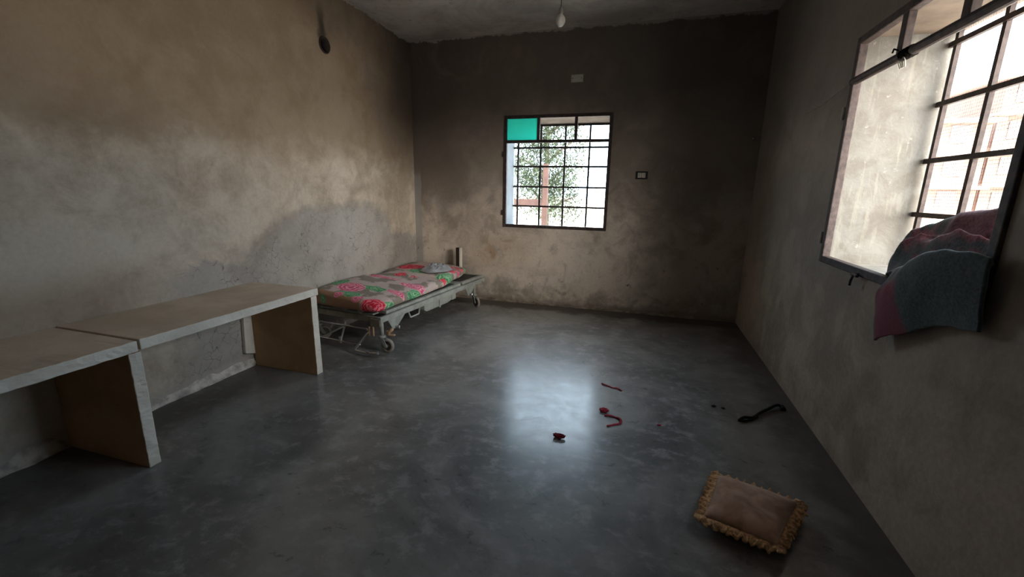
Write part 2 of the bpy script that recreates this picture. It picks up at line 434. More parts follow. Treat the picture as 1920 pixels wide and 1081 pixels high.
for y in gy:
    bm = bmesh.new(); bars(bm, 'y', [(y - .013, y + .013, RZ0 + .002, RZ1 - .002)], GX, GX + .02); sub(link('bar', bm, M_bar), w2)
for z in gz2:
    bm = bmesh.new(); bars(bm, 'y', [(RY0 + .002, RY1 - .002, z - .013, z + .013)], GX - .006, GX + .014); sub(link('bar', bm, M_bar), w2)
sub(link('wire_mesh', mesh_net('y', RY0, RY1, RZ0, RZ1, GX + .03, .0165, .0006), M_wire), w2)
# knot of wire and rag twisted round the transom
bm = bmesh.new(); pts = []
for k in range(70):
    a = k * .55; pts.append((W - .004 + (.022 + .006 * nz(k, 1)) * math.cos(a), -2.50 - .09 * k / 69 + .012 * nz(k * .7, 4), 2.008 + (.022 + .008 * nz(k, 3)) * math.sin(a)))
tube(bm, pts, .0045, 6); tube(bm, [(W - .02, -2.50, 2.03), (W - .03, -2.47, 2.045), (W - .025, -2.45, 2.035)], .004, 6)
sub(link('wire_knot', bm, M_soot), w2)
bm = bmesh.new()
for k in range(5):
    tube(bm, [(W - .025, -2.56, 1.985), (W - .03 + .008 * nz(k, 9), -2.565 + .012 * (k - 2), 1.965), (W - .025, -2.57 + .018 * (k - 2) / 2, 1.94 + .012 * nz(k, 2))], .0035, 5)
M_rag = simple('pale_rag', (.45, .43, .38), .95, .1)
sub(link('rag', bm, M_rag), w2)
for z in (1.845, 1.13):
    bm = bmesh.new(); tube(bm, [(W - .016, RY1 + .012, z - .035), (W - .016, RY1 + .012, z + .035)], .009); sub(link('hinge', bm, M_rag), w2)
bm = bmesh.new(); tube(bm, [(W - .012, -2.52, RZ0 + .012), (W - .035, -2.52, RZ0 + .006), (W - .04, -2.515, RZ0 - .025), (W - .035, -2.50, RZ0 - .05)], .006, 8)
tube(bm, [(W - .03, -2.55, RZ0 + .005), (W - .03, -2.49, RZ0 + .005)], .008, 8); sub(link('latch', bm, M_steel), w2)

# ------------------------------------------------------------------ small things on the walls and ceiling
bm = bmesh.new()
lathe(bm, [(FR + .006, 0), (FR + .006, .004), (FR + .002, .008), (FR - .005, .008), (FR - .005, -.12)], (0, FC[0], FC[1]), (1, 0, 0), 32)
M_collar = simple('scorched_tin', (.035, .024, .018), .6, .4, .4, 15)
tag(link('flue_collar', bm, M_collar, smooth=True), 'scorched round tin flue collar in the hole high on the left wall', 'pipe')

sock = tag(empty('wall_socket', (2.797, 0, 1.57)), 'black-framed white power socket on the back wall right of the window', 'socket')
M_black = simple('black_plastic', (.02, .018, .017), .5, .4)
M_ivory = simple('ivory_plastic', (.62, .60, .54), .45, .4, .08)
bm = bmesh.new(); box(bm, (-.065, -.010, -.042), (.065, .002, .042)); bev(link('faceplate', bm, M_black, sock), .004)
for x in (-.021, .021):
    bm = bmesh.new(); box(bm, (x - .0195, -.014, -.026), (x + .0195, -.008, .026)); bev(link('outlet', bm, M_ivory, sock), .002)
    bm = bmesh.new()
    for dz in (-.009, .009): lathe(bm, [(0, 0), (.004, 0), (.004, .002), (0, .002)], (x + (.006 if x > 0 else -.004), -.0135, dz), (0, -1, 0), 10)
    link('pin_hole', bm, M_black, sock)
jb = tag(empty('junction_box', (2.037, 0, 2.59)), 'blank white junction box cover high on the back wall above the window', 'box')
bm = bmesh.new(); box(bm, (-.066, -.012, -.040), (.066, .002, .040)); bev(link('cover', bm, simple('aged_white_plastic', (.38, .38, .35), .6, .3, .1), jb), .006)
for x in (-.05, .05):
    bm = bmesh.new(); lathe(bm, [(0, .003), (.005, .002), (.005, 0)], (x, -.012, 0), (0, -1, 0), 10); link('screw', bm, M_steel, jb)
nl = tag(empty('wall_nail', (3.845, 0, 1.935)), 'shiny nail head in the dark right end of the back wall', 'nail')
bm = bmesh.new(); tube(bm, [(0, .01, 0), (0, -.02, 0)], .003, 8); lathe(bm, [(.003, -.002), (.009, 0), (.009, .003), (0, .004)], (0, -.02, 0), (0, -1, 0), 12)
M_chrome = simple('worn_chrome', (.62, .62, .62), .25, .5, .1, 20, 1.0)
link('shank', bm, M_chrome, nl)
bm = bmesh.new(); pts = [Vector((W - .004, -1.19, 1.955)).lerp(Vector((W - .022, RY1 - .01, 2.0)), k / 12) + Vector((0, 0, -.012 * math.sin(PI * k / 12))) for k in range(13)]
tube(bm, pts, .0018, 6)
tag(link('wire', bm, simple('grey_string', (.28, .26, .25), .8)), 'thin grey wire strung along the right wall to the window frame', 'wire')

# bulb on a flex
BX, BY, BZ = 2.098, -1.36, 2.69
bl = tag(empty('light_bulb', (BX, BY, H)), 'unlit white bulb hanging on a flex from the ceiling', 'lamp')
M_bulb = NT('opal_bulb', .25, .5).col((.62, .61, .58)).m
L = BZ - H
bm = bmesh.new(); lathe(bm, [(0, -.042), (.016, -.040), (.031, -.028), (.039, -.008), (.039, .006), (.033, .024), (.022, .038), (.016, .046), (0, .048)], (0, 0, L), n=28)
link('bulb', bm, M_bulb, bl, True)
bm = bmesh.new(); lathe(bm, [(0, .040), (.017, .040), (.019, .05), (.019, .075), (.012, .09), (.006, .095), (0, .095)], (0, 0, L), n=20); link('bulb_holder', bm, simple('grimy_holder', (.30, .28, .25), .6), bl, True)
bm = bmesh.new(); tube(bm, [(.008 * nz(k * .9, 2), .008 * nz(k * .9, 7), L + .09 + (-L - .09) * k / 14) for k in range(15)], .004, 8); link('flex', bm, simple('twisted_flex', (.18, .16, .15), .8), bl, True)

# ------------------------------------------------------------------ benches
t = NT('bench_top', .8, .3)
a = t.noise(3, 6, .6, dist=.5); b = t.noise(26, 5, .7)
c = t.mix(t.step(a, .35, .65), (.56, .46, .355), (.69, .58, .465)); c = t.mix(t.math('MULTIPLY', t.step(b, .55, .72), .5), c, (.42, .33, .25))
t.col(c).bump(b, .2, .004); M_top = t.m
t = NT('bench_edge', .75, .3)
a = t.noise(5, 6, .6); b = t.noise(40, 5, .75)
c = t.mix(t.step(a, .35, .65), (.64, .60, .52), (.78, .735, .65)); c = t.mix(t.math('MULTIPLY', t.step(b, .60, .68), .5), c, (.38, .34, .28))
t.col(c).bump(b, .3, .004); M_edge = t.m
t = NT('bench_panel', .75, .3)
a = t.noise(4, 6, .6, dist=.5); b = t.noise(34, 5, .7)
c = t.mix(t.step(a, .35, .65), (.40, .25, .125), (.50, .32, .17)); c = t.mix(t.math('MULTIPLY', t.step(b, .56, .72), .35), c, (.24, .145, .075))
t.col(c).bump(b, .2, .003); M_panel = t.m

def slab(lo, hi, mats, edge_axis, parent, name, jag=.0025, cuts=(12, 40, 2)):
    """concrete slab with slightly chipped front edge; material 1 on the faces looking into the room"""
    bm = bmesh.new()
    nx, ny, nzc = cuts
    S = [hi[i] - lo[i] for i in range(3)]
    bmesh.ops.create_cube(bm, size=1)
    for v in bm.verts: v.co = Vector((lo[i] + (v.co[i] + .5) * S[i] for i in range(3)))
    for ax, n in enumerate(cuts):
        if n > 1:
            es = [e for e in bm.edges if abs((e.verts[0].co - e.verts[1].co)[ax]) > 1e-6 and abs((e.verts[0].co - e.verts[1].co).length - S[ax]) < 1e-4]
            bmesh.ops.subdivide_edges(bm, edges=es, cuts=n - 1, use_grid_fill=True)
    for f in bm.faces:
        f.material_index = 1 if f.normal.x > .9 else (2 if abs(f.normal.y) > .9 and len(mats) > 2 else 0)
    for v in bm.verts:
        c = v.co
        if abs(c.x - hi[0]) < 1e-5:
            k = nz(c.y * 23, c.z * 23, lo[1]) + .6 * nz(c.y * 61, c.z * 61, 3)
            v.co.x += jag * (k - .4)
            if abs(c.z - hi[2]) < 1e-4: v.co.z -= max(0, k) * jag * 1.2
            if abs(c.z - lo[2]) < 1e-4 and lo[2] > .1: v.co.z += k * jag
    o = link(name, bm, mats, parent); return bev(o, .004)

b2 = tag(empty('concrete_bench', (.3, -3.1, 0)), 'far concrete bench with brown end panel, next to the bed', 'bench', group=None)
b1 = tag(empty('concrete_bench', (.3, -4.4, 0)), 'near concrete bench running out of the picture on the left', 'bench')
def bl_(par, *a, **k):
    o = slab(*a, parent=par, **k); sub(o, par); return o
bl_(b2, (.004, -3.722, .602), (.602, -2.535, .655), [M_top, M_edge], 'x', name='bench_top', cuts=(3, 60, 3))
bl_(b2, (.02, -2.612, 0), (.602, -2.553, .602), [M_panel, M_edge], 'x', name='end_panel', cuts=(3, 2, 30))
bl_(b1, (.004, -5.0, .598), (.602, -3.732, .652), [M_top, M_edge], 'x', name='bench_top', jag=.004, cuts=(3, 60, 3))
bl_(b1, (.004, -3.776, 0), (.602, -3.722, .598), [M_panel, M_edge], 'x', name='end_panel', jag=.005, cuts=(3, 2, 40))
bl_(b1, (.004, -4.96, 0), (.602, -4.905, .598), [M_panel, M_edge], 'x', name='end_panel', jag=.004, cuts=(3, 2, 30))
bm = bmesh.new()
prism(bm, [(-2.70, .13), (-2.615, .10), (-2.615, .60), (-2.672, .60)], 'x', .0035, .033)
bev(sub(link('wall_batten', bm, M_edge), b2), .004)

# ------------------------------------------------------------------ hospital bed (bed space: x across to the room, y towards the head)
BL, BR = (.0046, -1.9843, 0), math.radians(-6.151)
BM = Matrix.Translation(BL) @ Matrix.Rotation(BR, 4, 'Z')
bed = tag(empty('hospital_bed', BL, BR), 'old wheeled steel hospital bed frame against the left wall', 'bed')
M_grey = simple('grey_green_enamel', (.30, .32, .295), .5, .4, .18, 12)
M_dgrey = simple('dark_deck', (.06, .055, .05), .8, .3)
M_dull = simple('dull_olive_steel', (.19, .175, .14), .6, .35, .25, 10)
def bp(name, fn, mat, b=.003, smooth=False, par=None):
    bm = bmesh.new(); fn(bm); o = link(name, bm, mat, par or bed, smooth)
    if b: bev(o, b)
    return o
bp('side_rail', lambda m: box(m, (.775, -.005, .268), (.808, 1.95, .315)), M_grey)
bp('side_rail', lambda m: box(m, (.0, 0, .268), (.033, 1.95, .315)), M_grey)
bp('end_rail', lambda m: (box(m, (.033, .005, .262), (.775, .035, .312)), box(m, (.70, -.012, .235), (.80, .005, .30))), M_dull)
bp('end_rail', lambda m: box(m, (.033, 1.915, .262), (.775, 1.945, .312)), M_dull)
bp('crossbar', lambda m: tube(m, [(.06, -.02, .205), (.70, -.02, .205)], .008), M_chrome, 0, True)
# mattress deck in two sections on short posts
def deck(y0, y1, z):
    def f(m):
        box(m, (.745, y0, z), (.785, y1, z + .028)); box(m, (.015, y0, z), (.05, y1, z + .028))
        box(m, (.05, y0, z), (.745, y0 + .03, z + .024)); box(m, (.05, y1 - .03, z), (.745, y1, z + .024))
    return f
bp('deck_frame', deck(.10, 1.385, .320), M_grey); bp('deck_frame', deck(1.43, 1.95, .322), M_grey)
bp('deck_panel', lambda m: box(m, (.05, .13, .330), (.745, 1.36, .340)), M_dgrey); bp('deck_panel', lambda m: box(m, (.05, 1.46, .332), (.745, 1.92, .342)), M_dgrey)
for x0, x1 in ((.40, .50), (.58, .70), (.10, .22)):
    bp('deck_slat', lambda m: box(m, (x0, .03, .316), (x1, .12, .328)), M_grey, .004)
for y in (.22, .62, 1.05, 1.20, 1.335, 1.62, 1.88):
    bp('deck_post', lambda m: box(m, (.755, y - .010, .312), (.775, y + .010, .322)), M_grey, .002)
for y in (.55, 1.2): bp('cross_member', lambda m: box(m, (.033, y, .255), (.775, y + .04, .295)), M_dull)
# gussets, bracket, motor box
def gus(y0, y1):
    return lambda m: prism(m, [(y0, .270), (y1, .270), ((y0 + y1) / 2 - .01, .165), ((y0 + y1) / 2 - .06, .165)], 'x', .785, .793)
bp('gusset', gus(.10, .36), M_grey, .002); bp('gusset', gus(1.48, 1.74), M_grey, .002)
for yc in (.205, 1.585):
    def fn(m, yc=yc):
        tube(m, [(.77, yc, .178), (.835, yc, .178)], .013, 14)
    bp('pivot_pin', fn, M_chrome, 0, True)
def loop(m):
    for a, b in (((.40, .268), (.43, .205)), ((.43, .205), (.56, .205)), ((.56, .205), (.58, .268))):
        tube(m, [(.79, a[0], a[1]), (.79, b[0], b[1])], .008, 8)
bp('loop_bracket', loop, M_grey, 0)
bp('motor_box', lambda m: (prism(m, [(.66, .268), (1.22, .268), (1.22, .215), (1.10, .19), (.70, .19), (.66, .215)], 'x', .70, .79)), M_grey, .006)
bp('motor_clip', lambda m: box(m, (.788, .92, .18), (.80, .945, .262)), M_grey, .002)
bp('motor_clip', lambda m: box(m, (.788, 1.17, .205), (.80, 1.25, .268)), M_grey, .002)
bp('hook', lambda m: tube(m, [(.80, 1.87, .285), (.83, 1.87, .265), (.85, 1.86, .235), (.86, 1.84, .225)], .006, 8), M_grey, 0, True)
# casters: one built with its parts, then copied
def caster():
    root = bp('caster', lambda m: (tube(m, [(0, 0, .135), (0, 0, .268)], .015, 14), lathe(m, [(0, .15), (.026, .15), (.032, .14), (.032, .128), (0, .125)], (0, 0, 0))), M_grey, 0, True)
    def fork(m):
        for s in (-.022, .022):
            prism(m, [(-.018, .13), (.022, .13), (.062, .055), (.05, .045), (.034, .05)], 'y', s - .0025, s + .0025)
        box(m, (-.018, -.0245, .126), (.024, .0245, .131)); tube(m, [(.048, -.028, .062), (.048, .028, .062)], .007, 10)
    f = link('caster_fork', (lambda b: (fork(b), b)[1])(bmesh.new()), M_grey, root)
    b = bmesh.new(); lathe(b, [(.042, -.013), (.056, -.015), (.0605, -.011), (.062, 0), (.0605, .011), (.056, .015), (.042, .013), (.042, -.013)], (.048, 0, .062), (0, 1, 0), 32)
    ty = link('tyre', b, simple('pale_rubber', (.33, .30, .27), .8, .2), root, True)
    b = bmesh.new(); lathe(b, [(0, -.012), (.014, -.012), (.016, -.006), (.038, -.005), (.043, -.010), (.043, .010), (.038, .005), (.016, .006), (.014, .012), (0, .012)], (.048, 0, .062), (0, 1, 0), 32)
    link('wheel_hub', b, simple('grubby_hub', (.13, .115, .10), .6), root, True)
    return root
c0 = caster()
def copy_tree(o, parent):
    c = o.copy(); C.objects.link(c); c.parent = parent
    for ch in list(o.children): copy_tree(ch, c)
    return c
spots = [((.782, .035, 0), .1), ((.782, 1.72, 0), -.5), ((.03, .06, 0), .6), ((.03, 1.72, 0), 1.2)]
for i, (l, r) in enumerate(spots):
    o = c0 if i == 0 else copy_tree(c0, bed)
    o.location = l; o.rotation_euler = (0, 0, r)
# brake pedal linkage at the foot end
bp('pedal_bar', lambda m: tube(m, [(.655, -.02, .215), (.70, -.02, .19), (.675, -.03, .165), (.60, -.09, .045), (.605, -.10, .03), (.70, -.115, .032), (.775, -.115, .035)], .009, 10), M_chrome, 0, True)
def ped(m):
    tube(m, [(.765, -.115, .035), (.845, -.105, .043)], .014, 14)
bp('pedal', ped, M_chrome, .002, True)
bp('brake_bar', lambda m: tube(m, [(.02, -.09, .03), (.10, -.055, .055), (.14, -.045, .065), (.60, -.035, .055)], .008, 10), M_chrome, 0, True)
bp('brake_strut', lambda m: (tube(m, [(.385, -.04, .06), (.42, 0, .235)], .008, 8), box(m, (.373, -.05, .045), (.397, -.034, .10))), M_grey, 0)
bp('brake_strut', lambda m: tube(m, [(.16, -.04, .06), (.40, .06, .19)], .007, 8), M_grey, 0)
M_orange = simple('rusted_lug', (.42, .27, .17), .6, .3, .3, 30)
bp('lug', lambda m: box(m, (.690, -.032, .145), (.705, -.02, .232)), M_orange, .002)
bp('lug', lambda m: box(m, (.735, -.032, .155), (.748, -.02, .235)), M_orange, .002)
bp('brake_lever', lambda m: (tube(m, [(.815, .06, .185), (.845, .05, .155), (.905, .05, .165)], [.013, .012, .008], 10), tube(m, [(.83, .05, .165), (.86, .08, .205)], .014, 10)), M_orange, 0, True)
# upright at the head end
def post(m):
    box(m, (.425, 1.90, .312), (.475, 1.935, .672))
hp = bp('head_post', post, simple('dark_brown_post', (.03, .02, .016), .7), .003)
bp('head_post_edge', lambda m: box(m, (.475, 1.898, .312), (.496, 1.937, .670)), M_edge, .002, par=hp)

# mattress ---------------------------------------------------------
def interp(t, ks):
    for (a, va), (b, vb) in zip(ks, ks[1:]):
        if t <= b:
            f = (t - a) / (b - a); f = max(0, min(1, f)); f = f * f * (3 - 2 * f); return va + (vb - va) * f
    return ks[-1][1]
def mat_profile(y):
    xl = interp(y, [(0, .03), (.9, .0), (1.4, -.06), (1.87, -.10)])
    xr = interp(y, [(0, .80), (.6, .80), (1.04, .775), (1.5, .69), (1.87, .60)])
    zl = interp(y, [(0, .505), (.25, .525), (.5, .525), (1.0, .485), (1.3, .49), (1.6, .505), (1.87, .48)])
    zr = interp(y, [(0, .445), (.5, .45), (.9, .455), (1.0, .44), (1.15, .47), (1.5, .475), (1.87, .45)])
    zb = interp(y, [(0, .350), (.4, .354), (1.87, .354)])
    return xl, xr, zl, zr, zb
NY, NK = 110, 72
bm = bmesh.new(); rings = []
Y0, Y1 = -.03, 1.86
for i in range(NY + 1):
    tt = i / NY; y = Y0 + (Y1 - Y0) * (.5 - .5 * math.cos(PI * tt))
    e = 1 - min(1, min((y - Y0), (Y1 - y)) / .05); sh = math.sqrt(max(0, 1 - e * e))      # rounded ends
    xl, xr, zl, zr, zb = mat_profile(max(0, y)); r = []
    for k in range(NK):
        a = 2 * PI * k / NK; ca, sa = math.cos(a), math.sin(a)
        px = math.copysign(abs(ca) ** .36, ca); pz = math.copysign(abs(sa) ** .5, sa)
        u = .5 + .5 * px
        zt = zl + (zr - zl) * u
        zc, hz_ = (zt + zb) / 2, (zt - zb) / 2
        pz *= (.35 + .65 * sh)
        x = xl + (xr - xl) * u + (.5 - u) * .10 * (1 - sh); z = zc + hz_ * pz
        if sa > 0:
            wv = .014 * nz(x * 5, y * 3.2, 1) + .006 * nz(x * 11 + y * 4, y * 6, 4)
            cr = math.exp(-((y - (.98 + .35 * (x - .4))) / .026) ** 2) * (.45 + .65 * u)     # the fold across the middle
            cr2 = math.exp(-((y - (.62 - .5 * (x - .3))) / .03) ** 2) * max(0, 1 - abs(u - .35) * 2.2)
            z += (wv - .040 * cr - .026 * cr2) * min(1, sa * 1.8)
            if u > .9: x -= .03 * cr
        y2 = y + .012 * nz(x * 4, z * 9, 8) * (1 - sh)
        r.append(bm.verts.new((x, y2, z)))
    rings.append(r)
for A, B in zip(rings, rings[1:]):
    for k in range(NK): bm.faces.new((A[k], A[(k + 1) % NK], B[(k + 1) % NK], B[k]))
bm.faces.new(rings[0][::-1]); bm.faces.new(rings[-1])
t = NT('rose_print_cover', .9, .2)
X, Y, Z = t.sep()
wob = t.n('ShaderNodeTexNoise'); wob.inputs['Scale'].default_value = 14; wob.inputs['Detail'].default_value = 3
t.put(wob.inputs['Vector'], t.co())
va = t.n('ShaderNodeVectorMath', operation='MULTIPLY_ADD'); t.put(va.inputs[0], wob.outputs['Color']); va.inputs[1].default_value = (.075,) * 3
off = t.n('ShaderNodeVectorMath', operation='SUBTRACT'); t.put(off.inputs[0], t.co()); off.inputs[1].default_value = (.0375,) * 3
t.put(va.inputs[2], off.outputs[0]); WP = va.outputs[0]
pat = t.noise(5.5, 3, .5, loc=(2, 3, 0)); speck = t.noise(120, 2)
c = t.mix(t.step(pat, .49, .55), (.52, .425, .405), (.25, .22, .18))
c = t.mix(t.math('MULTIPLY', t.step(speck, .55, .65), .55), c, (.30, .26, .22))
front = t.math('MULTIPLY', t.step(Y, .03, .0), t.step(X, .64, .60))
c = t.mix(front, c, (.34, .21, .135))
def blob(center, rad, col, vein=None, zs=1.0):
    global c
    d = t.n('ShaderNodeVectorMath', operation='SUBTRACT'); t.put(d.inputs[0], WP); d.inputs[1].default_value = center
    s = t.n('ShaderNodeVectorMath', operation='DIVIDE'); t.put(s.inputs[0], d.outputs[0]); s.inputs[1].default_value = rad
    l = t.n('ShaderNodeVectorMath', operation='LENGTH'); t.put(l.inputs[0], s.outputs[0])
    m = t.step(l.outputs['Value'], 1.0, .93)
    if vein:
        w = t.n('ShaderNodeTexWave', wave_type='RINGS', rings_direction='SPHERICAL'); t.put(w.inputs['Vector'], s.outputs[0])
        w.inputs['Scale'].default_value = 1.25; w.inputs['Distortion'].default_value = 7; w.inputs['Detail'].default_value = 2; w.inputs['Detail Scale'].default_value = 1.6
        cc = t.mix(t.step(w.outputs['Fac'], .45, .85), col, vein)
    else: cc = col
    c = t.mix(m, c, cc)
GRN, GR2 = (.07, .27, .13), (.30, .52, .30)
RED, RD2 = (.62, .02, .05), (.80, .22, .27)
PNK, PK2 = (.62, .09, .20), (.80, .42, .48)
FLW = [  # leaves first, then blooms
 ((.10, .28, .52), (.10, .10, .1), GRN, GR2), ((.50, .30, .49), (.12, .07, .1), GRN, GR2), ((.44, .05, .47), (.13, .06, .1), GRN, GR2),
 ((.84, .06, .40), (.06, .14, .12), GRN, GR2), ((.82, .50, .42), (.07, .12, .1), GRN, GR2), ((.72, 1.18, .43), (.10, .13, .1), GRN, GR2),
 ((.38, 1.20, .49), (.14, .10, .1), GRN, GR2), ((.20, -.01, .42), (.035, .05, .04), GRN, GR2), ((.62, 1.72, .45), (.08, .10, .1), GRN, GR2), ((.30, 1.66, .5), (.07, .07, .1), GRN, GR2),
 ((.74, -.01, .41), (.125, .11, .085), RED, RD2), ((.32, .20, .51), (.15, .12, .1), PNK, PK2), ((-.02, .22, .53), (.05, .05, .1), RED, RD2), ((.36, .0, .49), (.05, .045, .06), PNK, PK2),
 ((.56, .0, .46), (.05, .05, .06), PNK, PK2), ((.70, .62, .46), (.16, .08, .1), PNK, PK2), ((.72, .32, .45), (.10, .05, .08), PNK, PK2),
 ((.14, 1.36, .51), (.20, .13, .1), RED, RD2), ((.26, 1.0, .49), (.06, .07, .1), RED, RD2), ((.42, .98, .48), (.06, .05, .1), RED, PK2), ((.26, .74, .49), (.22, .05, .1), PNK, PK2),
 ((.74, 1.08, .43), (.06, .06, .07), RED, RD2), ((.64, 1.40, .47), (.06, .06, .08), RED, RD2), ((.60, 1.66, .46), (.14, .10, .08), RED, PK2), ((.86, .36, .40), (.03, .05, .05), RED, RD2), ((.66, 1.5, .42), (.05, .05, .05), PNK, RD2)]
for q in FLW: blob(*q)
t.col(c).bump(t.math('ADD', t.noise(60, 3), t.math('MULTIPLY', t.noise(11, 4, .6, dist=1.2, scl=(1, .6, 1)), 5.0)), .35, .006)
mt = link('mattress', bm, t.m, None, True); mt.matrix_world = BM
tag(mt, 'thin mattress in rose-print cover lying on the wheeled bed', 'mattress')

# grey cloth crumpled on the mattress
bm = bmesh.new(); N = 44; g = []
for i in range(N + 1):
    row = []
    for j in range(N + 1):
        u, v = i / N * 2 - 1, j / N * 2 - 1
        ang = math.atan2(v, u); rad = 1 + .18 * nz(math.cos(ang) * 1.5, math.sin(ang) * 1.5, 3)
        k = max(abs(u), abs(v)); l = math.hypot(u, v) or 1
        uu, vv = u * k / l * rad, v * k / l * rad
        x = .52 + .15 * uu + .04 * vv; y = 1.31 + .17 * vv
        edge = max(0, 1 - (k) ** 4)
        hgt = (.030 + .055 * abs(nz(uu * 2.4 + 1, vv * 1.7, 5)) + .045 * abs(nz(uu * 4.6, vv * 3.0, 1)) + .014 * nz(uu * 9, vv * 9, 2)) * edge + .018 * math.exp(-((uu - .2) ** 2 + (vv - .1) ** 2) * 5)
        xl, xr, zl, zr, zb = mat_profile(y); f = (x - xl) / (xr - xl)
        row.append(bm.verts.new((x, y, zl + (zr - zl) * f + .014 + max(0, hgt))))
    g.append(row)
for i in range(N):
    for j in range(N): bm.faces.new((g[i][j], g[i + 1][j], g[i + 1][j + 1], g[i][j + 1]))
cl = link('cloth', bm, simple('grey_cotton', (.30, .31, .335), .9, .2, .25, 9), None, True); cl.matrix_world = BM
m = cl.modifiers.new('thick', 'SOLIDIFY'); m.thickness = .006
tag(cl, 'crumpled grey cloth lying on the flowered mattress', 'cloth')

# ------------------------------------------------------------------ blanket on the right window sill
V = Vector
ROWS = [
 [V(q) for q in ((4.20, -2.64, 1.00), (4.22, -2.66, 1.00), (4.24, -2.72, 1.00), (4.25, -2.85, 1.00), (4.26, -3.0, 1.00), (4.26, -3.15, 1.00), (4.26, -3.30, 1.00))],
 [V(q) for q in ((4.15, -2.60, 1.01), (4.16, -2.61, 1.10), (4.18, -2.69, 1.19), (4.19, -2.83, 1.23), (4.20, -2.98, 1.26), (4.20, -3.14, 1.27), (4.20, -3.30, 1.27))],
 [V(q) for q in ((4.06, -2.595, 1.01), (4.05, -2.585, 1.15), (4.06, -2.66, 1.255), (4.07, -2.81, 1.305), (4.08, -2.96, 1.335), (4.08, -3.12, 1.345), (4.08, -3.30, 1.32))],
 [V(q) for q in ((4.01, -2.605, 1.01), (4.005, -2.60, 1.13), (4.015, -2.69, 1.20), (4.035, -2.84, 1.195), (4.03, -3.0, 1.20), (4.03, -3.14, 1.20), (4.03, -3.30, 1.20))],
 [V(q) for q in ((3.98, -2.625, 1.01), (3.975, -2.63, 1.10), (3.975, -2.73, 1.185), (3.985, -2.87, 1.215), (3.99, -3.01, 1.245), (3.99, -3.15, 1.25), (3.99, -3.30, 1.23))],
 [V(q) for q in ((3.96, -2.66, 1.02), (3.95, -2.69, 1.06), (3.95, -2.79, 1.10), (3.95, -2.92, 1.10), (3.955, -3.04, 1.125), (3.955, -3.17, 1.15), (3.95, -3.30, 1.16))],
 [V(q) for q in ((3.93, -2.73, 1.04), (3.915, -2.77, 1.055), (3.905, -2.85, 1.085), (3.90, -2.95, 1.105), (3.895, -3.06, 1.14), (3.895, -3.20, 1.175), (3.90, -3.36, 1.185))],
 [V(q) for q in ((3.895, -2.83, 1.045), (3.88, -2.855, 1.055), (3.865, -2.90, 1.075), (3.855, -2.98, 1.105), (3.845, -3.08, 1.15), (3.845, -3.22, 1.195), (3.86, -3.40, 1.205))],
 [V(q) for q in ((3.872, -2.82, .94), (3.855, -2.84, .945), (3.84, -2.89, .955), (3.825, -2.97, .99), (3.815, -3.07, 1.03), (3.825, -3.21, 1.08), (3.86, -3.41, 1.11))],
 [V(q) for q in ((3.885, -2.838, .80), (3.870, -2.858, .755), (3.865, -2.90, .775), (3.872, -2.98, .815), (3.88, -3.09, .87), (3.885, -3.22, .93), (3.88, -3.40, .965))]]
NU, NV = 90, 130
bm = bmesh.new(); uvl = bm.loops.layers.uv.new('UVMap'); g = []
for j in range(NV + 1):
    v = j / NV; row = []
    for i in range(NU + 1):
        u = i / NU
        p = cat([cat(r, u) for r in ROWS], v)
        amp = .016 * min(1, 5 * u + .15)
        a = nz(p.y * 6 + p.z * 5, p.x * 9, p.z * 8) * amp + .5 * amp * nz(p.y * 15, p.x * 17, p.z * 13)
        rg = math.exp(-((v - .36) / .16) ** 2) * min(1, 4 * u)
        a += rg * (.055 * (.45 - abs(nz(p.y * 5.2 + p.x * 9, p.x * 4 - p.y * 2, 2.7)) * 1.5) + .022 * (.4 - abs(nz(p.y * 9 - p.x * 14, p.x * 8, 5.1)) * 1.6))
        hang = max(0, (v - .72) / .28) * (1 - v) * 4
        a2 = hang * .020 * nz(p.y * 13 + p.z * 9, p.z * 2, 3)
        p = p + V((-.4, 0, .9)) * a * (1 if v > .06 else 0) + V((-1, 0, 0)) * max(-.006, a2)
        row.append((bm.verts.new(p), (u, v)))
    g.append(row)
for j in range(NV):
    for i in range(NU):
        q = (g[j][i], g[j][i + 1], g[j + 1][i + 1], g[j + 1][i])
        f = bm.faces.new([w[0] for w in q])
        for lp, w in zip(f.loops, q): lp[uvl].uv = w[1]
t = NT('plaid_wool', .95, .1)
U, Vv, _ = t.sep(t.co('UV'))
n1 = t.math('MULTIPLY', t.math('SUBTRACT', t.noise(9, 4, .6), .5), .10)
uu = t.math('ADD', U, n1); vv = t.math('ADD', Vv, n1)
fuzz = t.noise(90, 3, .7)
c = t.mix(t.step(fuzz, .3, .7), (.045, .068, .072), (.095, .125, .125))
def band(a, b, s, w=.02): return t.math('MULTIPLY', t.step(s, a - w, a + w), t.step(s, b + w, b - w))
crim = t.mix(t.step(fuzz, .3, .7), (.24, .05, .075), (.42, .15, .18))
brk = t.step(t.noise(5.5, 4, .55, loc=(1, 6, 3)), .44, .56)
mk = t.math('MULTIPLY', t.math('MULTIPLY', band(.13, .47, vv), t.step(uu, .26, .34)), t.math('MAXIMUM', brk, t.math('MULTIPLY', t.step(uu, .45, .6), .65)))
c = t.mix(t.math('MULTIPLY', mk, .85), c, crim)
c = t.mix(t.math('MULTIPLY', t.math('MULTIPLY', band(.50, .55, vv), t.step(uu, .35, .42)), .7), c, crim)
c = t.mix(t.math('MULTIPLY', band(.08, .13, uu, .012), band(.2, .5, vv)), c, crim)
tip = t.math('MULTIPLY', t.step(vv, .84, .88), band(.25, .62, uu, .03))
c = t.mix(t.math('MULTIPLY', tip, .9), c, t.mix(fuzz, (.16, .02, .05), (.24, .045, .08)))
t.col(c).bump(fuzz, .4, .004)
t.b.inputs['Sheen Weight'].default_value = .25
bk = link('blanket', bm, t.m, None, True)
m = bk.modifiers.new('thick', 'SOLIDIFY'); m.thickness = .010; m.offset = -1
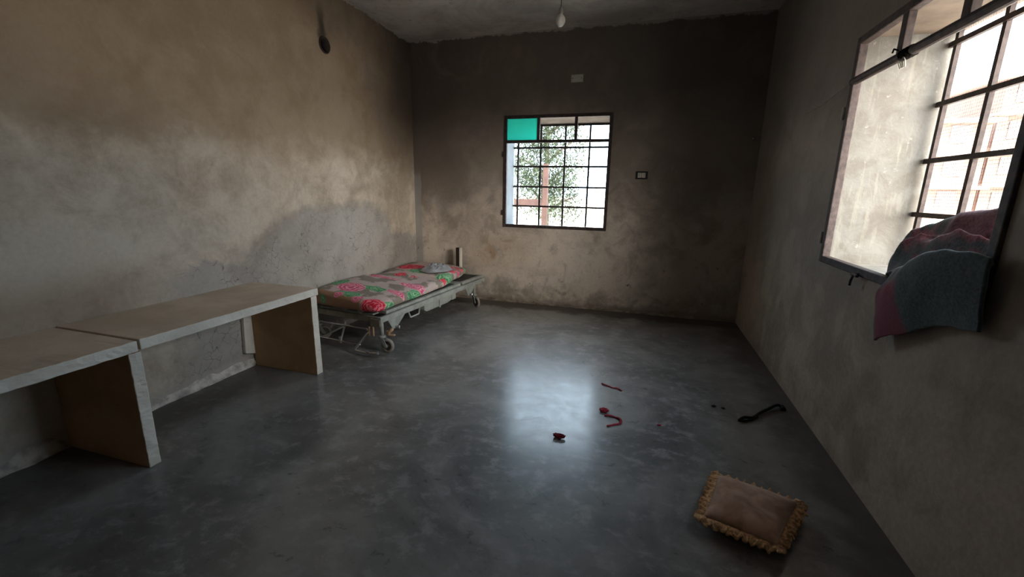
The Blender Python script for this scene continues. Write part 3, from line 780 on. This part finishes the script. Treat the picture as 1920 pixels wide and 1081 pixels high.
tag(bk, 'dark green and crimson wool blanket heaped on the right window sill', 'blanket')

# ------------------------------------------------------------------ cushion
cu = tag(empty('cushion', (3.378, -3.236, 0), math.atan2(-.105, .33)), 'small brown velvet cushion with ruffled tan fringe on the floor', 'cushion')
HX, HY = .150, .168
bm = bmesh.new(); N = 34
def pill(u, v, s):
    k = (1 - abs(u) ** 2.6) * (1 - abs(v) ** 2.6); k = max(k, 0) ** .42
    px = HX * u * (1 - .05 * (1 - abs(v) ** 2)); py = HY * v * (1 - .05 * (1 - abs(u) ** 2))
    z = .056 + s * (.050 if s > 0 else .046) * k
    if s > 0: z += .004 * nz(u * 3, v * 3, 2) * k + .003 * nz(u * 7 + v * 5, v * 2, 6) * k
    return V((px, py, z))
for s in (1, -1):
    g = [[bm.verts.new(pill(i / N * 2 - 1, j / N * 2 - 1, s)) for j in range(N + 1)] for i in range(N + 1)]
    for i in range(N):
        for j in range(N): bm.faces.new((g[i][j], g[i + 1][j], g[i + 1][j + 1], g[i][j + 1]))
bmesh.ops.remove_doubles(bm, verts=bm.verts, dist=1e-4)
t = NT('brown_velvet', .9, .15); n1 = t.noise(9, 5, .6, dist=.5)
t.col(t.mix(t.step(n1, .35, .65), (.34, .205, .14), (.54, .37, .28))).bump(t.noise(30, 4), .2, .004); t.b.inputs['Sheen Weight'].default_value = .3
def skew(b):
    for v in b.verts: v.co.x += .032 * max(0, v.co.x / HX * .5 + .5) * v.co.y / HY
skew(bm); link('cushion_cover', bm, t.m, cu, True)
# ruffle: a gathered band round the seam, in folds
per = []
def rrect(s):
    P = 4 * (HX + HY); d = (s % 1) * P
    for (x0, y0, x1, y1) in ((-HX, -HY, HX, -HY), (HX, -HY, HX, HY), (HX, HY, -HX, HY), (-HX, HY, -HX, -HY)):
        L_ = math.hypot(x1 - x0, y1 - y0)
        if d <= L_: return V((x0 + (x1 - x0) * d / L_, y0 + (y1 - y0) * d / L_, 0)), V(((y1 - y0) / L_, -(x1 - x0) / L_, 0))
        d -= L_
    return V((-HX, -HY, 0)), V((0, -1, 0))
bm = bmesh.new(); n = 480; rows = 6; g = []
for i in range(n):
    s = i / n; p, o = rrect(s)
    pm, om = rrect(s - .012); pp, op = rrect(s + .012); o = (om + op + o)
    o = o.normalized()
    rr = []
    for j in range(rows + 1):
        f = j / rows; ph = s * 2 * PI * 40
        wv = .009 * f * math.sin(ph + 2.5 * nz(s * 30, 1)) + .014 * f * nz(s * 130, f * 2)
        d = -.006 + .038 * f * (1 + .22 * nz(s * 40, 5) + .28 * nz(s * 170, 3))
        q = p * .985 + o * d + V((0, 0, .056 + wv + .004 * f - .010 * f * f))
        tang = V((-o.y, o.x, 0)); q += tang * .004 * f * math.cos(ph * 1.0)
        rr.append(bm.verts.new(q))
    g.append(rr)
for i in range(n):
    for j in range(rows): bm.faces.new((g[i][j], g[(i + 1) % n][j], g[(i + 1) % n][j + 1], g[i][j + 1]))
skew(bm)
fr = link('cushion_fringe', bm, simple('tan_fringe', (.60, .385, .215), .95, .1, .4, 90, bump=.5), cu, True); fr['label'] = 'tan ruffled fringe'
m = fr.modifiers.new('thick', 'SOLIDIFY'); m.thickness = .006; m.offset = 0

# ------------------------------------------------------------------ scraps on the floor
M_redth = simple('red_thread', (.30, .03, .05), .85, .2, .3, 60)
M_dred = simple('dark_red_fluff', (.14, .008, .014), .85, .2, .3, 60)
M_blk = simple('black_strap', (.014, .013, .013), .7, .3)
def cord(name, pts, r, mat, label, catg, flat=None, n=40):
    P = [V(p) for p in pts]; bm = bmesh.new()
    tube(bm, [cat(P, k / n) for k in range(n + 1)], [r * (.75 + .6 * abs(nz(k * .45, r * 900))) for k in range(n + 1)], 8)
    for v in bm.verts: v.co.z = max(.0006, .0006 + (v.co.z - .0006) * .6)
    return tag(link(name, bm, mat, None, True), label, catg)
z = .005
cord('red_ribbon', [(2.655, -2.06, .004), (2.675, -2.085, .012), (2.70, -2.09, .007), (2.735, -2.11, .005), (2.77, -2.115, .012), (2.80, -2.14, .005)], .0075, M_redth, 'limp red ribbon scrap on the floor, furthest from the cushion', 'ribbon')
cord('red_ribbon', [(2.715, -2.535, .005), (2.735, -2.525, .010), (2.775, -2.53, .006), (2.812, -2.555, .011), (2.81, -2.60, .006), (2.775, -2.625, .005), (2.74, -2.655, .008)], .0085, M_redth, 'hooked red ribbon scrap curled on the floor', 'ribbon')
def wad(name, c, r, mat, label, seed, cat_='scrap', sq=.45):
    bm = bmesh.new(); pts = []; rw = random.Random(seed)
    for k in range(46):
        a = rw.uniform(0, 6.28); rr = r * rw.random() ** .6
        pts.append((c[0] + 1.35 * rr * math.cos(a), c[1] + 1.1 * rr * math.sin(a), c[2] + r * sq * rw.random()))
    P = [V(p) for p in pts]; tube(bm, [cat(P, k / 160) for k in range(161)], r * .17, 6)
    return tag(link(name, bm, mat, None, True), label, cat_)
wad('red_tangle', (2.705, -2.475, .006), .024, M_redth, 'small red thread tangle beside the hooked red ribbon', 3)
wad('red_tangle', (2.483, -2.868, .008), .027, M_dred, 'dark red tangle in the bright patch of floor', 8)
wad('red_tangle', (3.037, -2.546, .003), .009, M_redth, 'tiny red fleck on the floor between ribbon and black strap', 12)
bm = bmesh.new()
P = [V(q) for q in ((3.52, -2.325, .006), (3.56, -2.285, .012), (3.61, -2.27, .01), (3.66, -2.20, .012), (3.735, -2.115, .014), (3.795, -2.055, .02), (3.825, -2.055, .014), (3.83, -2.085, .008))]
tube(bm, [cat(P, k / 60) for k in range(61)], [.009 + .005 * abs(nz(k * .3, 4)) + (.006 if k > 50 else 0) for k in range(61)], 8)
P = [V(q) for q in ((3.515, -2.325, .005), (3.545, -2.325, .008), (3.60, -2.29, .007), (3.64, -2.245, .006))]
tube(bm, [cat(P, k / 30) for k in range(31)], .006, 6)
tag(link('strap', bm, M_blk, None, True), 'black twisted cloth strap on the floor near the right wall', 'strap')
wad('dirt_crumb', (3.396, -2.174, .003), .012, M_blk, 'dark crumb on the floor left of the black strap', 21, 'crumb', .4)
wad('dirt_crumb', (3.452, -2.185, .003), .009, simple('brown_crumb', (.05, .038, .03), .9), 'smaller brownish crumb next to the dark crumb', 25, 'crumb', .4)

# ------------------------------------------------------------------ outdoors
t = NT('dusty_ground', .95, .1); t.col(t.mix(t.step(t.noise(.6, 6, .6), .35, .65), (.60, .51, .43), (.74, .66, .58))); M_gr = t.m
bm = bmesh.new(); quad(bm, [(-150, -150, -.25), (150, -150, -.25), (150, 150, -.25), (-150, 150, -.25)])
tag(link('ground', bm, M_gr), 'pale dusty ground outside the windows', 'ground', 'structure')
# gate frame
gt = tag(empty('gate_frame', (.85, 4.0, -.25)), 'brown timber gate post and rail outside the back window', 'gate')
M_wood = simple('brown_timber', (.042, .023, .019), .8, .2, .2, 6)
def gp(name, lo, hi): bm = bmesh.new(); box(bm, lo, hi); return bev(link(name, bm, M_wood, gt), .004)
gp('post', (-.065, -.05, 0), (.045, .05, 2.19)); gp('rail', (-1.6, -.03, 1.32), (-.065, .03, 1.47)); gp('post', (-1.70, -.05, 0), (-1.6, .05, 2.0)); gp('rail', (-1.6, -.03, .45), (-.065, .03, .58))
# tree
tr_ = tag(empty('tree', (.25, 6.6, -.25)), 'leafy green tree outside the back window', 'tree')
bm = bmesh.new()
tube(bm, [(0, 0, 0), (.05, .02, .9), (-.03, .05, 1.7), (.04, 0, 2.6), (0, .05, 3.6)], [.12, .10, .085, .06, .03], 12)
for k in range(9):
    a = k * 2.4; z0 = 1.0 + .26 * k
    tube(bm, [(0, .03, z0), (.45 * math.cos(a), .4 * math.sin(a), z0 + .35), (.9 * math.cos(a), .8 * math.sin(a), z0 + .55)], [.045, .03, .012], 8)
link('trunk', bm, simple('grey_bark', (.045, .035, .028), .9), tr_, True)
bm = bmesh.new(); R_ = random.Random(3)
def leaf(c, L_, d, up):
    d = d.normalized(); s = d.cross(up).normalized(); nn = s.cross(d)
    a = bm.verts.new(c); b = bm.verts.new(c + d * L_ * .5 + s * L_ * .2 - nn * L_ * .05); e = bm.verts.new(c + d * L_ - nn * L_ * .12); f = bm.verts.new(c + d * L_ * .5 - s * L_ * .2 - nn * L_ * .05); m_ = bm.verts.new(c + d * L_ * .5)
    bm.faces.new((a, b, m_)); bm.faces.new((b, e, m_)); bm.faces.new((a, m_, f)); bm.faces.new((m_, e, f))
cl_ = []
for k in range(150):
    a = R_.uniform(0, 2 * PI); zz = R_.uniform(.95, 4.3); rad = (1.02 if zz < 3.2 else 1.02 - .5 * (zz - 3.2)) * math.sqrt(R_.random())
    cl_.append(V((rad * math.cos(a), rad * math.sin(a) * .9, zz)))
for c_ in cl_:
    for k in range(170):
        p = c_ + V((R_.gauss(0, .16), R_.gauss(0, .16), R_.gauss(0, .17)))
        leaf(p, R_.uniform(.06, .115), V((R_.uniform(-1, 1), R_.uniform(-1, 1), R_.uniform(-.8, .3))), V((R_.uniform(-.4, .4), R_.uniform(-.4, .4), 1)))
t = NT('leaf_green', .55, .4); lc = t.mix(t.noise(3, 3), (.022, .036, .020), (.058, .080, .040)); t.col(lc)
trn = t.n('ShaderNodeBsdfTranslucent'); t.put(trn.inputs[0], lc); mx = t.n('ShaderNodeMixShader'); mx.inputs[0].default_value = .3
t.t.links.new(t.b.outputs[0], mx.inputs[1]); t.t.links.new(trn.outputs[0], mx.inputs[2]); t.t.links.new(mx.outputs[0], t.t.nodes['Material Output'].inputs['Surface'])
fo = link('foliage', bm, t.m, tr_)
# far buildings
M_pink = simple('pink_render', (.20, .125, .10), .9, .2, .08, .3); M_glass = simple('dark_window', (.06, .05, .055), .3, .5); M_slab = simple('pale_slab', (.32, .26, .22), .9, .2, .08, .3)
def building(name, x, y, w, d, floors, label, fh=2.9, rz=0.0):
    b = tag(empty(name, (x, y, -.25), rz), label, 'building')
    bm = bmesh.new(); box(bm, (0, 0, 0), (w, d, floors * fh)); link('wall', bm, M_pink, b)
    for f in range(1, floors + 1):
        bm = bmesh.new(); box(bm, (-.5, -.9, f * fh - .15), (w + .3, d + .3, f * fh + .12)); link('floor_slab', bm, M_slab, b)
    nwin = int(w / 2.6)
    for f in range(floors):
        for k in range(nwin):
            x0 = .8 + k * 2.6
            bm = bmesh.new(); box(bm, (x0, -.06, f * fh + .9), (x0 + 1.3, .05, f * fh + 2.3)); link('window', bm, M_glass, b)
    return b
building('apartment_building', 30.4, 42.5, 11, 9, 4, 'taller pinkish apartment block far outside the right window', 2.85)
building('apartment_building', 25.6, 40.5, 3.4, 8, 3, 'lower pinkish block beside the taller one outside the right window', 2.6)
building('house', 2.5, 24.5, 4.6, 5, 1, 'single-storey house far outside the back window', 2.3)

# ------------------------------------------------------------------ daylight
w = bpy.data.worlds.new('World'); bpy.context.scene.world = w; w.use_nodes = True
nt = w.node_tree; bg = nt.nodes['Background']
# hazy daylight: pale blue sky with a bright warm glow low towards the front right (+X, -Y), added to light the back and left walls
tc = nt.nodes.new('ShaderNodeTexCoord')
dp = nt.nodes.new('ShaderNodeVectorMath'); dp.operation = 'DOT_PRODUCT'
nt.links.new(tc.outputs['Generated'], dp.inputs[0]); dp.inputs[1].default_value = V((.78, -.60, .22)).normalized()
mx_ = nt.nodes.new('ShaderNodeMath'); mx_.operation = 'MAXIMUM'; nt.links.new(dp.outputs['Value'], mx_.inputs[0]); mx_.inputs[1].default_value = 0
pw = nt.nodes.new('ShaderNodeMath'); pw.operation = 'POWER'; nt.links.new(mx_.outputs[0], pw.inputs[0]); pw.inputs[1].default_value = 9
bg.inputs[0].default_value = (.66, .835, 1.0, 1); bg.inputs[1].default_value = 8.5
bg2 = nt.nodes.new('ShaderNodeBackground'); bg2.inputs[0].default_value = (1.0, .90, .76, 1)
ms = nt.nodes.new('ShaderNodeMath'); ms.operation = 'MULTIPLY'; nt.links.new(pw.outputs[0], ms.inputs[0]); ms.inputs[1].default_value = 42.0
nt.links.new(ms.outputs[0], bg2.inputs[1])
ad = nt.nodes.new('ShaderNodeAddShader'); nt.links.new(bg.outputs[0], ad.inputs[0]); nt.links.new(bg2.outputs[0], ad.inputs[1])
nt.links.new(ad.outputs[0], nt.nodes['World Output'].inputs['Surface'])
sun = bpy.data.lights.new('sun', 'SUN'); sun.energy = 22.0; sun.angle = .01; sun.color = (1, .93, .82)
so = bpy.data.objects.new('sun', sun); C.objects.link(so)
so.rotation_euler = V((.02, .62, -.78)).to_track_quat('-Z', 'Y').to_euler()
def portal(name, loc, rot, sx, sy):
    l = bpy.data.lights.new(name, 'AREA'); l.shape = 'RECTANGLE'; l.size = sx; l.size_y = sy; l.cycles.is_portal = True
    o = bpy.data.objects.new(name, l); C.objects.link(o); o.location = loc; o.rotation_euler = rot
portal('window_portal', ((WX0 + WX1) / 2, T + .01, (WZ0 + WZ1) / 2), V((0, -1, 0)).to_track_quat('-Z', 'Z').to_euler(), WX1 - WX0, WZ1 - WZ0)
portal('window_portal', (W + T + .01, (RY0 + RY1) / 2, (RZ0 + RZ1) / 2), V((-1, 0, 0)).to_track_quat('-Z', 'Z').to_euler(), RY1 - RY0, RZ1 - RZ0)

# ------------------------------------------------------------------ camera
F, yaw, pitch, roll = 801.08, -.288615, -.223215, .018714
fwd = V((math.sin(yaw) * math.cos(pitch), math.cos(yaw) * math.cos(pitch), math.sin(pitch)))
right = V((math.cos(yaw), -math.sin(yaw), 0)); up = right.cross(fwd)
r2 = right * math.cos(roll) + up * math.sin(roll); u2 = up * math.cos(roll) - right * math.sin(roll)
cam = bpy.data.cameras.new('camera'); cam.sensor_width = 36; cam.sensor_fit = 'HORIZONTAL'; cam.lens = F / 1920 * 36; cam.clip_start = .02; cam.clip_end = 500
co = bpy.data.objects.new('camera', cam); C.objects.link(co)
M3 = Matrix((r2, u2, -fwd)).transposed().to_4x4(); M3.translation = V((2.83735, -5.0565, 1.37148)); co.matrix_world = M3
sc = bpy.context.scene; sc.camera = co
sc.view_settings.view_transform = 'Standard'; sc.view_settings.look = 'None'; sc.view_settings.gamma = 1; sc.view_settings.use_curve_mapping = False
sc.view_settings.exposure = 0.45
sc.cycles.max_bounces = 12; sc.cycles.diffuse_bounces = 8
